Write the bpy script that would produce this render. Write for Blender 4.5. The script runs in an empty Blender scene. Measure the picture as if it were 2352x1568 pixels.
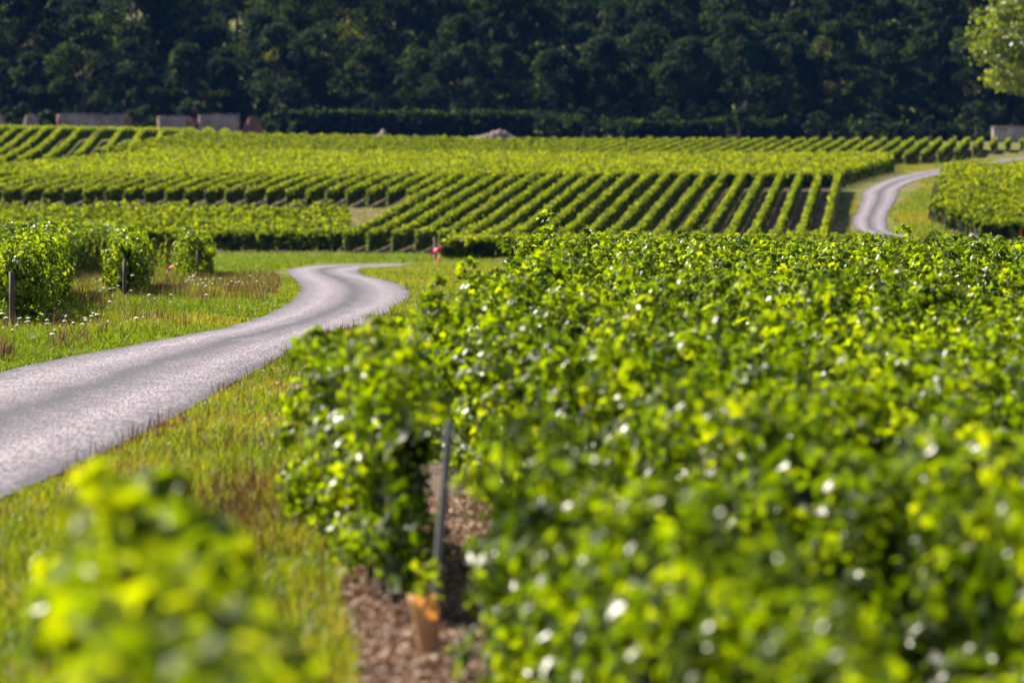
import bpy, math, random
import numpy as np
from mathutils import Vector
random.seed(7)
RS = np.random.RandomState(11)
scene = bpy.context.scene
C = scene.collection

# ------------------------------------------------------------------ camera, light, exposure
CAM_H = 3.07
cam_d = bpy.data.cameras.new("camera")
cam = bpy.data.objects.new("camera", cam_d)
C.objects.link(cam)
cam_d.lens = 200.0
cam_d.sensor_width = 36.0
cam_d.clip_start = 0.5
cam_d.clip_end = 6000
cam.location = (0, 0, CAM_H)
cam.rotation_euler = (math.radians(90) - math.atan(468 / 13067), 0, 0)
cam_d.dof.use_dof = True
cam_d.dof.focus_distance = 94.0
cam_d.dof.aperture_fstop = 2.75
scene.camera = cam

SUN_AZ = math.radians(-49)      # from +Y towards +X: behind the wood, to the left
SUN_EL = math.radians(40)
world = bpy.data.worlds.new("World")
scene.world = world
world.use_nodes = True
wn = world.node_tree
sky = wn.nodes.new("ShaderNodeTexSky")
sky.sky_type = 'NISHITA'
sky.sun_disc = False
sky.sun_elevation = SUN_EL
sky.sun_rotation = SUN_AZ
bg = wn.nodes["Background"]
wn.links.new(sky.outputs[0], bg.inputs[0])
bg.inputs[1].default_value = 0.05
sun_d = bpy.data.lights.new("sun", 'SUN')
sun_d.energy = 5.0
sun_d.angle = math.radians(0.5)
sun_d.color = (1.0, 0.91, 0.75)
sun = bpy.data.objects.new("sun", sun_d)
C.objects.link(sun)
sv = Vector((math.sin(SUN_AZ) * math.cos(SUN_EL), math.cos(SUN_AZ) * math.cos(SUN_EL), math.sin(SUN_EL)))
sun.rotation_euler = sv.to_track_quat('Z', 'Y').to_euler()
sun.location = (0, 0, 60)
scene.view_settings.view_transform = 'Standard'
scene.view_settings.look = 'None'
scene.view_settings.gamma = 1.0
scene.view_settings.exposure = 1.28
scene.cycles.max_bounces = 4
scene.cycles.diffuse_bounces = 2
scene.cycles.transmission_bounces = 2

# ------------------------------------------------------------------ terrain
FPX = 13067.0
_dk = np.array([-60, 34, 85, 127, 169, 250, 330, 348, 425, 470, 540, 595, 640, 750, 850, 900, 1000, 1200, 3200], float)
_zk = np.array([0, 0, 0, -.58, -1.22, -2.6, -3.85, -3.9, -1.06, -.45, .35, 1.75, 2.05, 2.4, 2.8, 7, 20, 36, 80], float)
_dt = np.arange(-60, 3200, 1.0)
_zt = np.interp(_dt, _dk, _zk)
_ker = np.ones(13) / 13.0
_zt = np.convolve(np.pad(_zt, 6, mode='edge'), _ker, 'valid')

def T(X, d):
    X = np.asarray(X, float); d = np.asarray(d, float)
    z = np.interp(d, _dt, _zt)
    z = z + .02 * np.clip(-X, 0, 60) * np.clip((d - 480) / 120, 0, 1) * (1 - .65 * np.clip((d - 600) / 120, 0, 1))
    return z

def ground_at(x, y):
    """where a bearing (x) and a dip below the horizon (y) meet the terrain"""
    d = np.arange(12, 1000, .5)
    X = (x - 1176) / FPX * d
    yy = 316 + FPX * (CAM_H - T(X, d)) / d
    i = np.argmax(yy <= y)
    return float(X[i]), float(d[i])

def side(x, d):
    return (x - 1176) / FPX * d

# ------------------------------------------------------------------ helpers
def tag(o, label=None, cat=None, group=None, kind=None):
    if label: o['label'] = label
    if cat: o['category'] = cat
    if group: o['group'] = group
    if kind: o['kind'] = kind
    return o

def empty(name, loc, rz=0.0):
    o = bpy.data.objects.new(name, None)
    o.empty_display_size = .2
    o.location = loc; o.rotation_euler = (0, 0, rz)
    C.objects.link(o)
    return o

def link(name, me, parent=None):
    o = bpy.data.objects.new(name, me)
    C.objects.link(o)
    if parent: o.parent = parent
    return o

def np_mesh(name, verts, faces, mat, tint=None, smooth=False, uv=None):
    """faces: (n,k) index array of one size"""
    me = bpy.data.meshes.new(name)
    verts = np.asarray(verts, np.float32); faces = np.asarray(faces, np.int32)
    n, k = faces.shape
    me.vertices.add(len(verts)); me.vertices.foreach_set("co", verts.ravel())
    me.loops.add(n * k); me.loops.foreach_set("vertex_index", faces.ravel())
    me.polygons.add(n)
    me.polygons.foreach_set("loop_start", np.arange(0, n * k, k, dtype=np.int32))
    me.polygons.foreach_set("loop_total", np.full(n, k, np.int32))
    if smooth: me.polygons.foreach_set("use_smooth", np.ones(n, bool))
    if tint is not None:
        a = me.attributes.new("tint", 'FLOAT', 'POINT')
        a.data.foreach_set("value", np.asarray(tint, np.float32))
    if uv is not None:
        u = me.uv_layers.new(name="uv")
        u.data.foreach_set("uv", np.asarray(uv, np.float32)[faces.ravel()].ravel())
    me.materials.append(mat)
    me.update(calc_edges=True)
    return me

def vnoise(x, y, s, seed=0):
    """smooth value noise 0..1"""
    r = np.random.RandomState(1000 + seed).rand(128, 128)
    x = np.asarray(x) / s + 500.3; y = np.asarray(y) / s + 500.7
    xi = np.floor(x).astype(int); yi = np.floor(y).astype(int)
    fx = x - xi; fy = y - yi
    fx = fx * fx * (3 - 2 * fx); fy = fy * fy * (3 - 2 * fy)
    a = r[xi % 128, yi % 128]; b = r[(xi + 1) % 128, yi % 128]
    c = r[xi % 128, (yi + 1) % 128]; e = r[(xi + 1) % 128, (yi + 1) % 128]
    return (a * (1 - fx) + b * fx) * (1 - fy) + (c * (1 - fx) + e * fx) * fy

def box_mesh(name, boxes, mat, bevel=0.0):
    """boxes: list of (x0,x1,y0,y1,z0,z1)"""
    V = []; F = []
    for (x0, x1, y0, y1, z0, z1) in boxes:
        b = len(V)
        V += [(x0, y0, z0), (x1, y0, z0), (x1, y1, z0), (x0, y1, z0), (x0, y0, z1), (x1, y0, z1), (x1, y1, z1), (x0, y1, z1)]
        F += [(b, b+3, b+2, b+1), (b+4, b+5, b+6, b+7), (b, b+1, b+5, b+4), (b+1, b+2, b+6, b+5), (b+2, b+3, b+7, b+6), (b+3, b, b+4, b+7)]
    return np_mesh(name, V, F, mat)

def tube_mesh(name, paths, mat, sides=7, smooth=True):
    """paths: list of lists of (x,y,z,r)"""
    V = []; F = []
    for path in paths:
        P = [Vector(p[:3]) for p in path]
        base = len(V)
        ref = Vector((0.31, 0.95, 0.03)).normalized()
        for i, p in enumerate(P):
            t = (P[min(i + 1, len(P) - 1)] - P[max(i - 1, 0)]).normalized()
            a = t.cross(ref)
            if a.length < 1e-4: a = t.cross(Vector((1, 0, 0)))
            a.normalize(); b = t.cross(a)
            for k in range(sides):
                an = 2 * math.pi * k / sides
                V.append(tuple(p + (a * math.cos(an) + b * math.sin(an)) * path[i][3]))
        for i in range(len(P) - 1):
            for k in range(sides):
                k2 = (k + 1) % sides
                F.append((base + i * sides + k, base + i * sides + k2, base + (i + 1) * sides + k2, base + (i + 1) * sides + k))
        for end, rev in ((0, True), (len(P) - 1, False)):       # caps as quads to a centre vertex
            c = len(V); V.append(tuple(P[end]))
            for k in range(sides):
                k2 = (k + 1) % sides
                s0 = base + end * sides
                F.append((c, s0 + k2, s0 + k, s0 + k) if False else (c, s0 + k, s0 + k2, c))
    # degenerate quads for caps become triangles
    me = bpy.data.meshes.new(name)
    me.from_pydata(V, [], [tuple(dict.fromkeys(f)) for f in F])
    me.materials.append(mat)
    if smooth:
        for p in me.polygons: p.use_smooth = True
    me.update()
    return me

# ------------------------------------------------------------------ materials
def new_mat(name):
    m = bpy.data.materials.new(name); m.use_nodes = True
    nt = m.node_tree
    return m, nt, nt.nodes["Principled BSDF"], nt.nodes["Material Output"]

def ramp(nt, stops, interp='LINEAR'):
    r = nt.nodes.new("ShaderNodeValToRGB")
    r.color_ramp.interpolation = interp
    el = r.color_ramp.elements
    el[0].position, el[0].color = stops[0][0], (*stops[0][1], 1)
    el[1].position, el[1].color = stops[-1][0], (*stops[-1][1], 1)
    for p, c in stops[1:-1]:
        e = el.new(p); e.color = (*c, 1)
    return r

def noise_node(nt, scale, detail=4, coord='Object', rough=.55, vec_scale=None):
    tc = nt.nodes.new("ShaderNodeTexCoord")
    n = nt.nodes.new("ShaderNodeTexNoise")
    n.inputs['Scale'].default_value = scale
    n.inputs['Detail'].default_value = detail
    n.inputs['Roughness'].default_value = rough
    if vec_scale:
        mp = nt.nodes.new("ShaderNodeMapping"); mp.inputs['Scale'].default_value = vec_scale
        nt.links.new(tc.outputs[coord], mp.inputs[0]); nt.links.new(mp.outputs[0], n.inputs['Vector'])
    else:
        nt.links.new(tc.outputs[coord], n.inputs['Vector'])
    return n

def leaf_material(name, stops, trans_gain=(1.6, 2.0, .7), trans=.45, rough=.35, spec=.5):
    m, nt, p, out = new_mat(name)
    at = nt.nodes.new("ShaderNodeAttribute"); at.attribute_name = "tint"
    r = ramp(nt, stops)
    nt.links.new(at.outputs['Fac'], r.inputs[0])
    nt.links.new(r.outputs[0], p.inputs['Base Color'])
    p.inputs['Roughness'].default_value = rough
    p.inputs['Specular IOR Level'].default_value = spec
    mul = nt.nodes.new("ShaderNodeMix"); mul.data_type = 'RGBA'; mul.blend_type = 'MULTIPLY'
    mul.inputs[0].default_value = 1.0
    mul.inputs[7].default_value = (*trans_gain, 1)
    nt.links.new(r.outputs[0], mul.inputs[6])
    tr = nt.nodes.new("ShaderNodeBsdfTranslucent")
    nt.links.new(mul.outputs[2], tr.inputs['Color'])
    mx = nt.nodes.new("ShaderNodeMixShader"); mx.inputs[0].default_value = trans
    nt.links.new(p.outputs[0], mx.inputs[1]); nt.links.new(tr.outputs[0], mx.inputs[2])
    nt.links.new(mx.outputs[0], out.inputs['Surface'])
    return m

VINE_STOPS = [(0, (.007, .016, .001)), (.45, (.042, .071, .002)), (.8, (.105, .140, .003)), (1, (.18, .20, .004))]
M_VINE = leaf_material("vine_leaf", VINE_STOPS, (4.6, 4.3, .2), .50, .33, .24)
M_VINE_FAR = leaf_material("vine_leaf_far", [(0, (.012, .026, .002)), (.5, (.088, .125, .002)), (1, (.185, .21, .004))], (4.5, 4.0, .2), .50, .5, .15)
M_TREE = leaf_material("wood_leaf", [(0, (.003, .007, .011)), (.5, (.008, .015, .017)), (.85, (.026, .038, .018)), (1, (.06, .042, .022))], (6.5, 6.6, .5), .34, .7, .04)  # dark bluish stops: the wood's navy shade is put into the leaf colour
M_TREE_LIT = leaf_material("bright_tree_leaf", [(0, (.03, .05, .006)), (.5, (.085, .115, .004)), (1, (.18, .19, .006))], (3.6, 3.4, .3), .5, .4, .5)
M_GRASS = leaf_material("grass_blade", [(0, (.13, .055, .022)), (.18, (.20, .12, .045)), (.38, (.22, .19, .05)), (.50, (.13, .155, .008)), (.8, (.085, .135, .004)), (1, (.05, .090, .003))], (2.2, 2.2, .4), .45, .5, .4)
M_SEED = leaf_material("seed_head", [(0, (.07, .032, .016)), (.5, (.15, .085, .04)), (1, (.34, .26, .14))], (1.4, 1.2, .8), .3, .7, .2)
M_LITTER = leaf_material("leaf_litter", [(0, (.05, .025, .015)), (.5, (.22, .11, .065)), (1, (.45, .30, .20))], (1, .9, .8), .15, .6, .3)

def mat_simple(name, col, rough=.7, var=.25, scale=6, metal=0.0, coord='Object', vec_scale=None, bump=.0):
    m, nt, p, out = new_mat(name)
    n = noise_node(nt, scale, 5, coord, .6, vec_scale)
    lo = tuple(c * (1 - var) for c in col); hi = tuple(min(1, c * (1 + var)) for c in col)
    r = ramp(nt, [(.3, lo), (.7, hi)])
    nt.links.new(n.outputs[0], r.inputs[0]); nt.links.new(r.outputs[0], p.inputs['Base Color'])
    p.inputs['Roughness'].default_value = rough
    p.inputs['Metallic'].default_value = metal
    if bump:
        b = nt.nodes.new("ShaderNodeBump"); b.inputs['Strength'].default_value = bump
        nt.links.new(n.outputs[0], b.inputs['Height']); nt.links.new(b.outputs[0], p.inputs['Normal'])
    return m

M_WOOD = mat_simple("weathered_wood", (.11, .075, .055), .8, .5, 18, vec_scale=(3, 3, .3), bump=.4)
M_WOOD_DARK = mat_simple("dark_wood", (.085, .065, .062), .8, .4, 14, vec_scale=(3, 3, .3))
M_METAL = mat_simple("galvanised_steel", (.24, .235, .25), .45, .15, 12, metal=.6)
M_BARK = mat_simple("bark", (.07, .05, .035), .9, .4, 8, vec_scale=(1, 1, .2), bump=.5)
M_PINK = mat_simple("pink_ribbon", (.85, .05, .14), .7, .12, 20)
M_RED = mat_simple("red_ribbon", (.85, .06, .03), .8, .1, 20)
M_WHITE = mat_simple("white_plastic", (.70, .62, .62), .5, .08, 10)
M_PETAL = mat_simple("white_petal", (.52, .50, .43), .6, .08, 40)
M_PURPLE = mat_simple("mauve_petal", (.42, .25, .45), .6, .1, 40)

def stone_material(name, base, dark, scale=2.2):
    m, nt, p, out = new_mat(name)
    tc = nt.nodes.new("ShaderNodeTexCoord")
    mp = nt.nodes.new("ShaderNodeMapping"); mp.inputs['Scale'].default_value = (1, 1, 1.9)
    nt.links.new(tc.outputs['Object'], mp.inputs[0])
    v = nt.nodes.new("ShaderNodeTexVoronoi"); v.inputs['Scale'].default_value = scale
    nt.links.new(mp.outputs[0], v.inputs['Vector'])
    n = noise_node(nt, .55, 6, 'Object', .65)
    r1 = ramp(nt, [(.2, tuple(c * .75 for c in base)), (.8, tuple(c * 1.2 for c in base))])
    nt.links.new(v.outputs['Color'], r1.inputs[0])
    r2 = ramp(nt, [(.42, (0, 0, 0)), (.62, (1, 1, 1))])
    nt.links.new(n.outputs[0], r2.inputs[0])
    mx = nt.nodes.new("ShaderNodeMix"); mx.data_type = 'RGBA'
    nt.links.new(r2.outputs[0], mx.inputs[0]); nt.links.new(r1.outputs[0], mx.inputs[6]); mx.inputs[7].default_value = (*dark, 1)
    nt.links.new(mx.outputs[2], p.inputs['Base Color'])
    p.inputs['Roughness'].default_value = .9
    b = nt.nodes.new("ShaderNodeBump"); b.inputs['Strength'].default_value = .6; b.inputs['Distance'].default_value = .05
    nt.links.new(v.outputs['Distance'], b.inputs['Height']); nt.links.new(b.outputs[0], p.inputs['Normal'])
    return m
M_STONE = stone_material("rubble_stone", (.40, .27, .25), (.20, .13, .11))
M_STONE_PALE = stone_material("pale_rendered_wall", (.60, .47, .48), (.34, .27, .28), 1.0)
M_RUBBLE = stone_material('rubble', (.20, .14, .14), (.12, .08, .08), 5.0)  # darker copy of the stone: shade over the heaps put into the colour
M_BRICK = stone_material("old_brick", (.28, .10, .08), (.14, .06, .05), 4.0)

def ground_material():
    m, nt, p, out = new_mat("meadow_ground")
    n1 = noise_node(nt, .35, 6, 'Object', .65, (1, .35, 1))
    n2 = noise_node(nt, 7.0, 4, 'Object', .7)
    r = ramp(nt, [(.30, (.060, .085, .010)), (.45, (.10, .12, .016)), (.55, (.17, .14, .04)), (.68, (.20, .13, .06)), (.8, (.13, .075, .04))])
    mixv = nt.nodes.new("ShaderNodeMath"); mixv.operation = 'MULTIPLY_ADD'
    nt.links.new(n2.outputs[0], mixv.inputs[0]); mixv.inputs[1].default_value = .25
    nt.links.new(n1.outputs[0], mixv.inputs[2])
    sub = nt.nodes.new("ShaderNodeMath"); sub.operation = 'SUBTRACT'; sub.inputs[1].default_value = .14
    nt.links.new(mixv.outputs[0], sub.inputs[0])
    nt.links.new(sub.outputs[0], r.inputs[0]); nt.links.new(r.outputs[0], p.inputs['Base Color'])
    p.inputs['Roughness'].default_value = .95; p.inputs['Specular IOR Level'].default_value = .1
    b = nt.nodes.new("ShaderNodeBump"); b.inputs['Strength'].default_value = .5; b.inputs['Distance'].default_value = .05
    nt.links.new(n2.outputs[0], b.inputs['Height']); nt.links.new(b.outputs[0], p.inputs['Normal'])
    return m

def soil_material():
    m, nt, p, out = new_mat("vineyard_soil")
    n1 = noise_node(nt, 1.2, 6, 'Object', .7)
    n2 = noise_node(nt, 14.0, 5, 'Object', .7)
    r = ramp(nt, [(.3, (.045, .026, .017)), (.5, (.10, .060, .038)), (.72, (.20, .125, .085))])
    mv = nt.nodes.new("ShaderNodeMath"); mv.operation = 'MULTIPLY_ADD'
    nt.links.new(n2.outputs[0], mv.inputs[0]); mv.inputs[1].default_value = .6
    sc = nt.nodes.new("ShaderNodeMath"); sc.operation = 'MULTIPLY'; sc.inputs[1].default_value = .4
    nt.links.new(n1.outputs[0], sc.inputs[0]); nt.links.new(sc.outputs[0], mv.inputs[2])
    nt.links.new(mv.outputs[0], r.inputs[0]); nt.links.new(r.outputs[0], p.inputs['Base Color'])
    p.inputs['Roughness'].default_value = .95
    b = nt.nodes.new("ShaderNodeBump"); b.inputs['Strength'].default_value = .8; b.inputs['Distance'].default_value = .05
    nt.links.new(n2.outputs[0], b.inputs['Height']); nt.links.new(b.outputs[0], p.inputs['Normal'])
    return m

def road_material():
    """worn chip-sealed lane: pale wheel tracks, darker crown, coarse aggregate"""
    m, nt, p, out = new_mat("worn_lane")
    uv = nt.nodes.new("ShaderNodeUVMap"); uv.uv_map = "uv"
    sp = nt.nodes.new("ShaderNodeSeparateXYZ"); nt.links.new(uv.outputs[0], sp.inputs[0])
    mp = nt.nodes.new("ShaderNodeMapping"); mp.inputs['Scale'].default_value = (2.4, .25, 1)
    nt.links.new(uv.outputs[0], mp.inputs[0])
    nw = nt.nodes.new("ShaderNodeTexNoise"); nw.inputs['Scale'].default_value = 1.0; nw.inputs['Detail'].default_value = 9
    nt.links.new(mp.outputs[0], nw.inputs['Vector'])
    ad = nt.nodes.new("ShaderNodeMath"); ad.operation = 'MULTIPLY_ADD'; ad.inputs[1].default_value = .20
    nt.links.new(nw.outputs[0], ad.inputs[0]); nt.links.new(sp.outputs[0], ad.inputs[2])
    a2 = nt.nodes.new("ShaderNodeMath"); a2.operation = 'SUBTRACT'; a2.inputs[1].default_value = .10
    nt.links.new(ad.outputs[0], a2.inputs[0])
    band = ramp(nt, [(.0, (.15, .15, .15)), (.10, (.60, .60, .60)), (.24, (1, 1, 1)), (.36, (.62, .62, .62)), (.49, (.10, .10, .10)), (.63, (.52, .52, .52)), (.76, (1, 1, 1)), (.92, (.6, .6, .6)), (1.0, (.1, .1, .1))], 'EASE')
    nt.links.new(a2.outputs[0], band.inputs[0])
    # aggregate
    ag = noise_node(nt, 34, 6, 'Object', .9, (1, .09, 1))
    agr = ramp(nt, [(.43, (.10, .10, .10)), (.57, (2.1, 2.1, 2.1))])
    nt.links.new(ag.outputs[0], agr.inputs[0])
    pa = noise_node(nt, 6.0, 8, 'Object', .95, (.35, 1.0, 1))
    par = ramp(nt, [(.42, (.45, .45, .45)), (.56, (1.3, 1.3, 1.3))])
    nt.links.new(pa.outputs[0], par.inputs[0])
    base = nt.nodes.new("ShaderNodeMix"); base.data_type = 'RGBA'
    base.inputs[6].default_value = (.035, .027, .030, 1); base.inputs[7].default_value = (.25, .20, .225, 1)
    nt.links.new(band.outputs[0], base.inputs[0])
    m1 = nt.nodes.new("ShaderNodeMix"); m1.data_type = 'RGBA'; m1.blend_type = 'MULTIPLY'; m1.inputs[0].default_value = 1
    nt.links.new(base.outputs[2], m1.inputs[6]); nt.links.new(agr.outputs[0], m1.inputs[7])
    m2 = nt.nodes.new("ShaderNodeMix"); m2.data_type = 'RGBA'; m2.blend_type = 'MULTIPLY'; m2.inputs[0].default_value = 1
    nt.links.new(m1.outputs[2], m2.inputs[6]); nt.links.new(par.outputs[0], m2.inputs[7])
    nt.links.new(m2.outputs[2], p.inputs['Base Color'])
    p.inputs['Roughness'].default_value = .5
    p.inputs['Specular IOR Level'].default_value = .5
    b = nt.nodes.new("ShaderNodeBump"); b.inputs['Strength'].default_value = .5; b.inputs['Distance'].default_value = .012
    nt.links.new(ag.outputs[0], b.inputs['Height']); nt.links.new(b.outputs[0], p.inputs['Normal'])
    return m
M_GROUND = ground_material(); M_SOIL = soil_material(); M_ROAD = road_material()

# ------------------------------------------------------------------ ground, soil, road
ys = np.concatenate([np.arange(-60, 450, 2.0), np.arange(450, 1000, 5.0), np.arange(1000, 3200, 100.)])
xs = np.concatenate([np.arange(-1500, -110, 100.), np.arange(-110, 111, 2.0), np.arange(210, 1600, 100.)])
GX, GY = np.meshgrid(xs, ys)
nx, ny = len(xs), len(ys)
V = np.stack([GX.ravel(), GY.ravel(), T(GX, GY).ravel()], 1)
I = np.arange(nx * ny).reshape(ny, nx)
F = np.stack([I[:-1, :-1].ravel(), I[:-1, 1:].ravel(), I[1:, 1:].ravel(), I[1:, :-1].ravel()], 1)
tag(link("ground", np_mesh("ground", V, F, M_GROUND, smooth=True)), kind="structure")

def sheet(name, mat, d0, d1, xl, xr, lift, step=2.0, nxs=12, jitter=0.0):
    """a ground sheet between two side lines xl(d), xr(d)"""
    ds = np.arange(d0, d1 + step * .5, step)
    V = []
    for i, d in enumerate(ds):
        a, b = xl(d), xr(d)
        for k in range(nxs + 1):
            x = a + (b - a) * k / nxs
            if k in (0, nxs): x += jitter * (vnoise(d, k, 1.1, 5) - .5)
            V.append((x, d, float(T(x, d)) + lift))
    n = nxs + 1
    I = np.arange(len(V)).reshape(-1, n)
    F = np.stack([I[:-1, :-1].ravel(), I[:-1, 1:].ravel(), I[1:, 1:].ravel(), I[1:, :-1].ravel()], 1)
    return tag(link(name, np_mesh(name, V, F, mat, smooth=True)), kind="structure")

def poly(pts):
    a = np.array(pts, float)
    return lambda d: float(np.interp(d, a[:, 0], a[:, 1]))

# left/right lane edges, followed from behind the camera to the far bend and up to the wood
W = ground_at
LANE = [((-9.6, 0), (-6.9, 0)), ((-8.4, 30), (-5.5, 30)), ((-7.5, 54), (-4.4, 46)), ((-6.7, 73), (-3.75, 60)),
        ((-5.56, 84), (-3.2, 79)), ((-4.75, 97), (-2.65, 96)), ((-4.75, 119), (-2.25, 122)), ((-5.5, 148), (-2.7, 148)),
        ((-6.7, 175), (-3.8, 172)), ((-8.1, 205), (-5.1, 195)), ((-8.9, 228), (-5.75, 214)), ((-8.8, 248), (-5.7, 230)),
        ((-7.4, 261), (-5.0, 246)), ((-4.0, 270), (-3.0, 257)), ((3, 275), (3.2, 264)), ((14, 278), (14.5, 268)), ((22, 284), (24, 275)),
        ((26.2, 296), (29.2, 291)), ((27.3, 312), (30.5, 314)), ((26.6, 332), (29.6, 338)), ((25.2, 350), (28.0, 355)),
        (W(1978, 532), W(2057, 538)), (W(1958, 509), W(2036, 515)), (W(1968, 489), W(2040, 489)), (W(1978, 462), W(2060, 456)),
        (W(1984, 440), W(2067, 434)), (W(2026, 418), W(2105, 416)), (W(2084, 402), W(2166, 400)), (W(2165, 388), W(2240, 385)),
        (W(2256, 374.5), W(2310, 373)), (W(2352, 361), W(2400, 361.5)), (W(2440, 352), W(2480, 353)), (W(2560, 345), W(2600, 346))]
def catmull(P, n):
    P = np.array(P, float); out = []
    for i in range(len(P) - 1):
        p0 = P[max(i - 1, 0)]; p1 = P[i]; p2 = P[i + 1]; p3 = P[min(i + 2, len(P) - 1)]
        for k in range(n):
            t = k / n
            out.append(.5 * ((2 * p1) + (-p0 + p2) * t + (2 * p0 - 5 * p1 + 4 * p2 - p3) * t * t + (-p0 + 3 * p1 - 3 * p2 + p3) * t ** 3))
    out.append(P[-1])
    return np.array(out)
EL = catmull([a for a, b in LANE], 14); ER = catmull([b for a, b in LANE], 14)
V = []; UV = []; nc = 10; s_acc = 0
for i in range(len(EL)):
    if i: s_acc += float(np.linalg.norm((EL[i] + ER[i] - EL[i-1] - ER[i-1]) / 2))
    for k in range(nc + 1):
        f = k / nc
        q = EL[i] * (1 - f) + ER[i] * f
        wob = 0
        if k in (0, nc):
            wob = (float(vnoise(s_acc, k, .8, 3)) - .5) * .16
            q = q + (ER[i] - EL[i]) / np.linalg.norm(ER[i] - EL[i]) * wob
        V.append((q[0], q[1], float(T(q[0], q[1])) + .035 + .03 * math.sin(math.pi * f)))
        UV.append((f, s_acc))
I = np.arange(len(V)).reshape(-1, nc + 1)
F = np.stack([I[:-1, :-1].ravel(), I[:-1, 1:].ravel(), I[1:, 1:].ravel(), I[1:, :-1].ravel()], 1)
tag(link("road", np_mesh("road", V, F, M_ROAD, smooth=True, uv=UV)), kind="structure")

n_lane = 14 * 14
lane_left = poly([(p[1], p[0]) for p in EL[:14 * 11]])      # near part, edges as functions of distance
lane_right = poly([(p[1], p[0]) for p in ER[:14 * 11]])

near_l = poly([(0, .6), (15, -.3), (30, -1.05), (45, -1.72), (53, -1.2), (61, -.85), (69, -.6), (84, -.1), (110, .7), (250, 3.5)])
sheet("soil", M_SOIL, 4, 232, near_l, lambda d: max(6, .12 * d + 4), .012, 1.0, 14, .5)
sheet("soil", M_SOIL, 344.6, 462, lambda d: -60, poly([(341, 18.9), (425, 24.6), (462, 27)]), .03, 3, 20)
sheet("soil", M_SOIL, 539, 603, lambda d: -28, poly([(539, 36), (603, 52)]), .04, 4, 20)
sheet("soil", M_SOIL, 353, 471, poly([(353, 28.6), (380, 28), (471, 35.5)]), lambda d: 60, .03, 3, 12)

# ------------------------------------------------------------------ leaves
LEAF8 = np.array([(0, .10), (.36, -.06), (.56, .34), (.28, .60), (0, 1.0), (-.28, .60), (-.56, .34), (-.36, -.06)]) - np.array([0, .45])
LEAF8_Z = np.array([0, -.10, -.20, -.08, -.12, -.08, -.20, -.10])
CARD4 = np.array([(0, -.5), (.5, .02), (0, .55), (-.5, .02)])
CARD4_Z = np.array([0, -.16, -.05, -.16])

def norm(a):
    return a / np.maximum(np.linalg.norm(a, axis=1, keepdims=True), 1e-6)

def leaf_arrays(P, N, Tip, S, tint, lod, rs):
    N = norm(N); Tip = Tip - N * (Tip * N).sum(1, keepdims=True); Tip = norm(Tip)
    A = np.cross(Tip, N)
    shp, zz = (LEAF8, LEAF8_Z) if lod == 'leaf' else (CARD4, CARD4_Z)
    k = len(shp)
    fold = rs.uniform(.3, 1.7, len(P))
    V = (P[:, None, :] + S[:, None, None] * (A[:, None, :] * shp[None, :, 0, None] + Tip[:, None, :] * shp[None, :, 1, None]
         + N[:, None, :] * (zz[None, :, None] * fold[:, None, None]))).reshape(-1, 3)
    b = np.arange(len(P))[:, None] * k
    if lod == 'leaf':
        F = np.stack([b + np.array([0, 1, 2, 3, 4]), b + np.array([0, 4, 5, 6, 7])], 1).reshape(-1, 5)
    else:
        F = np.stack([b + np.array([0, 1, 2]), b + np.array([0, 2, 3])], 1).reshape(-1, 3)
    return V, F, np.repeat(tint, k)

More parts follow.
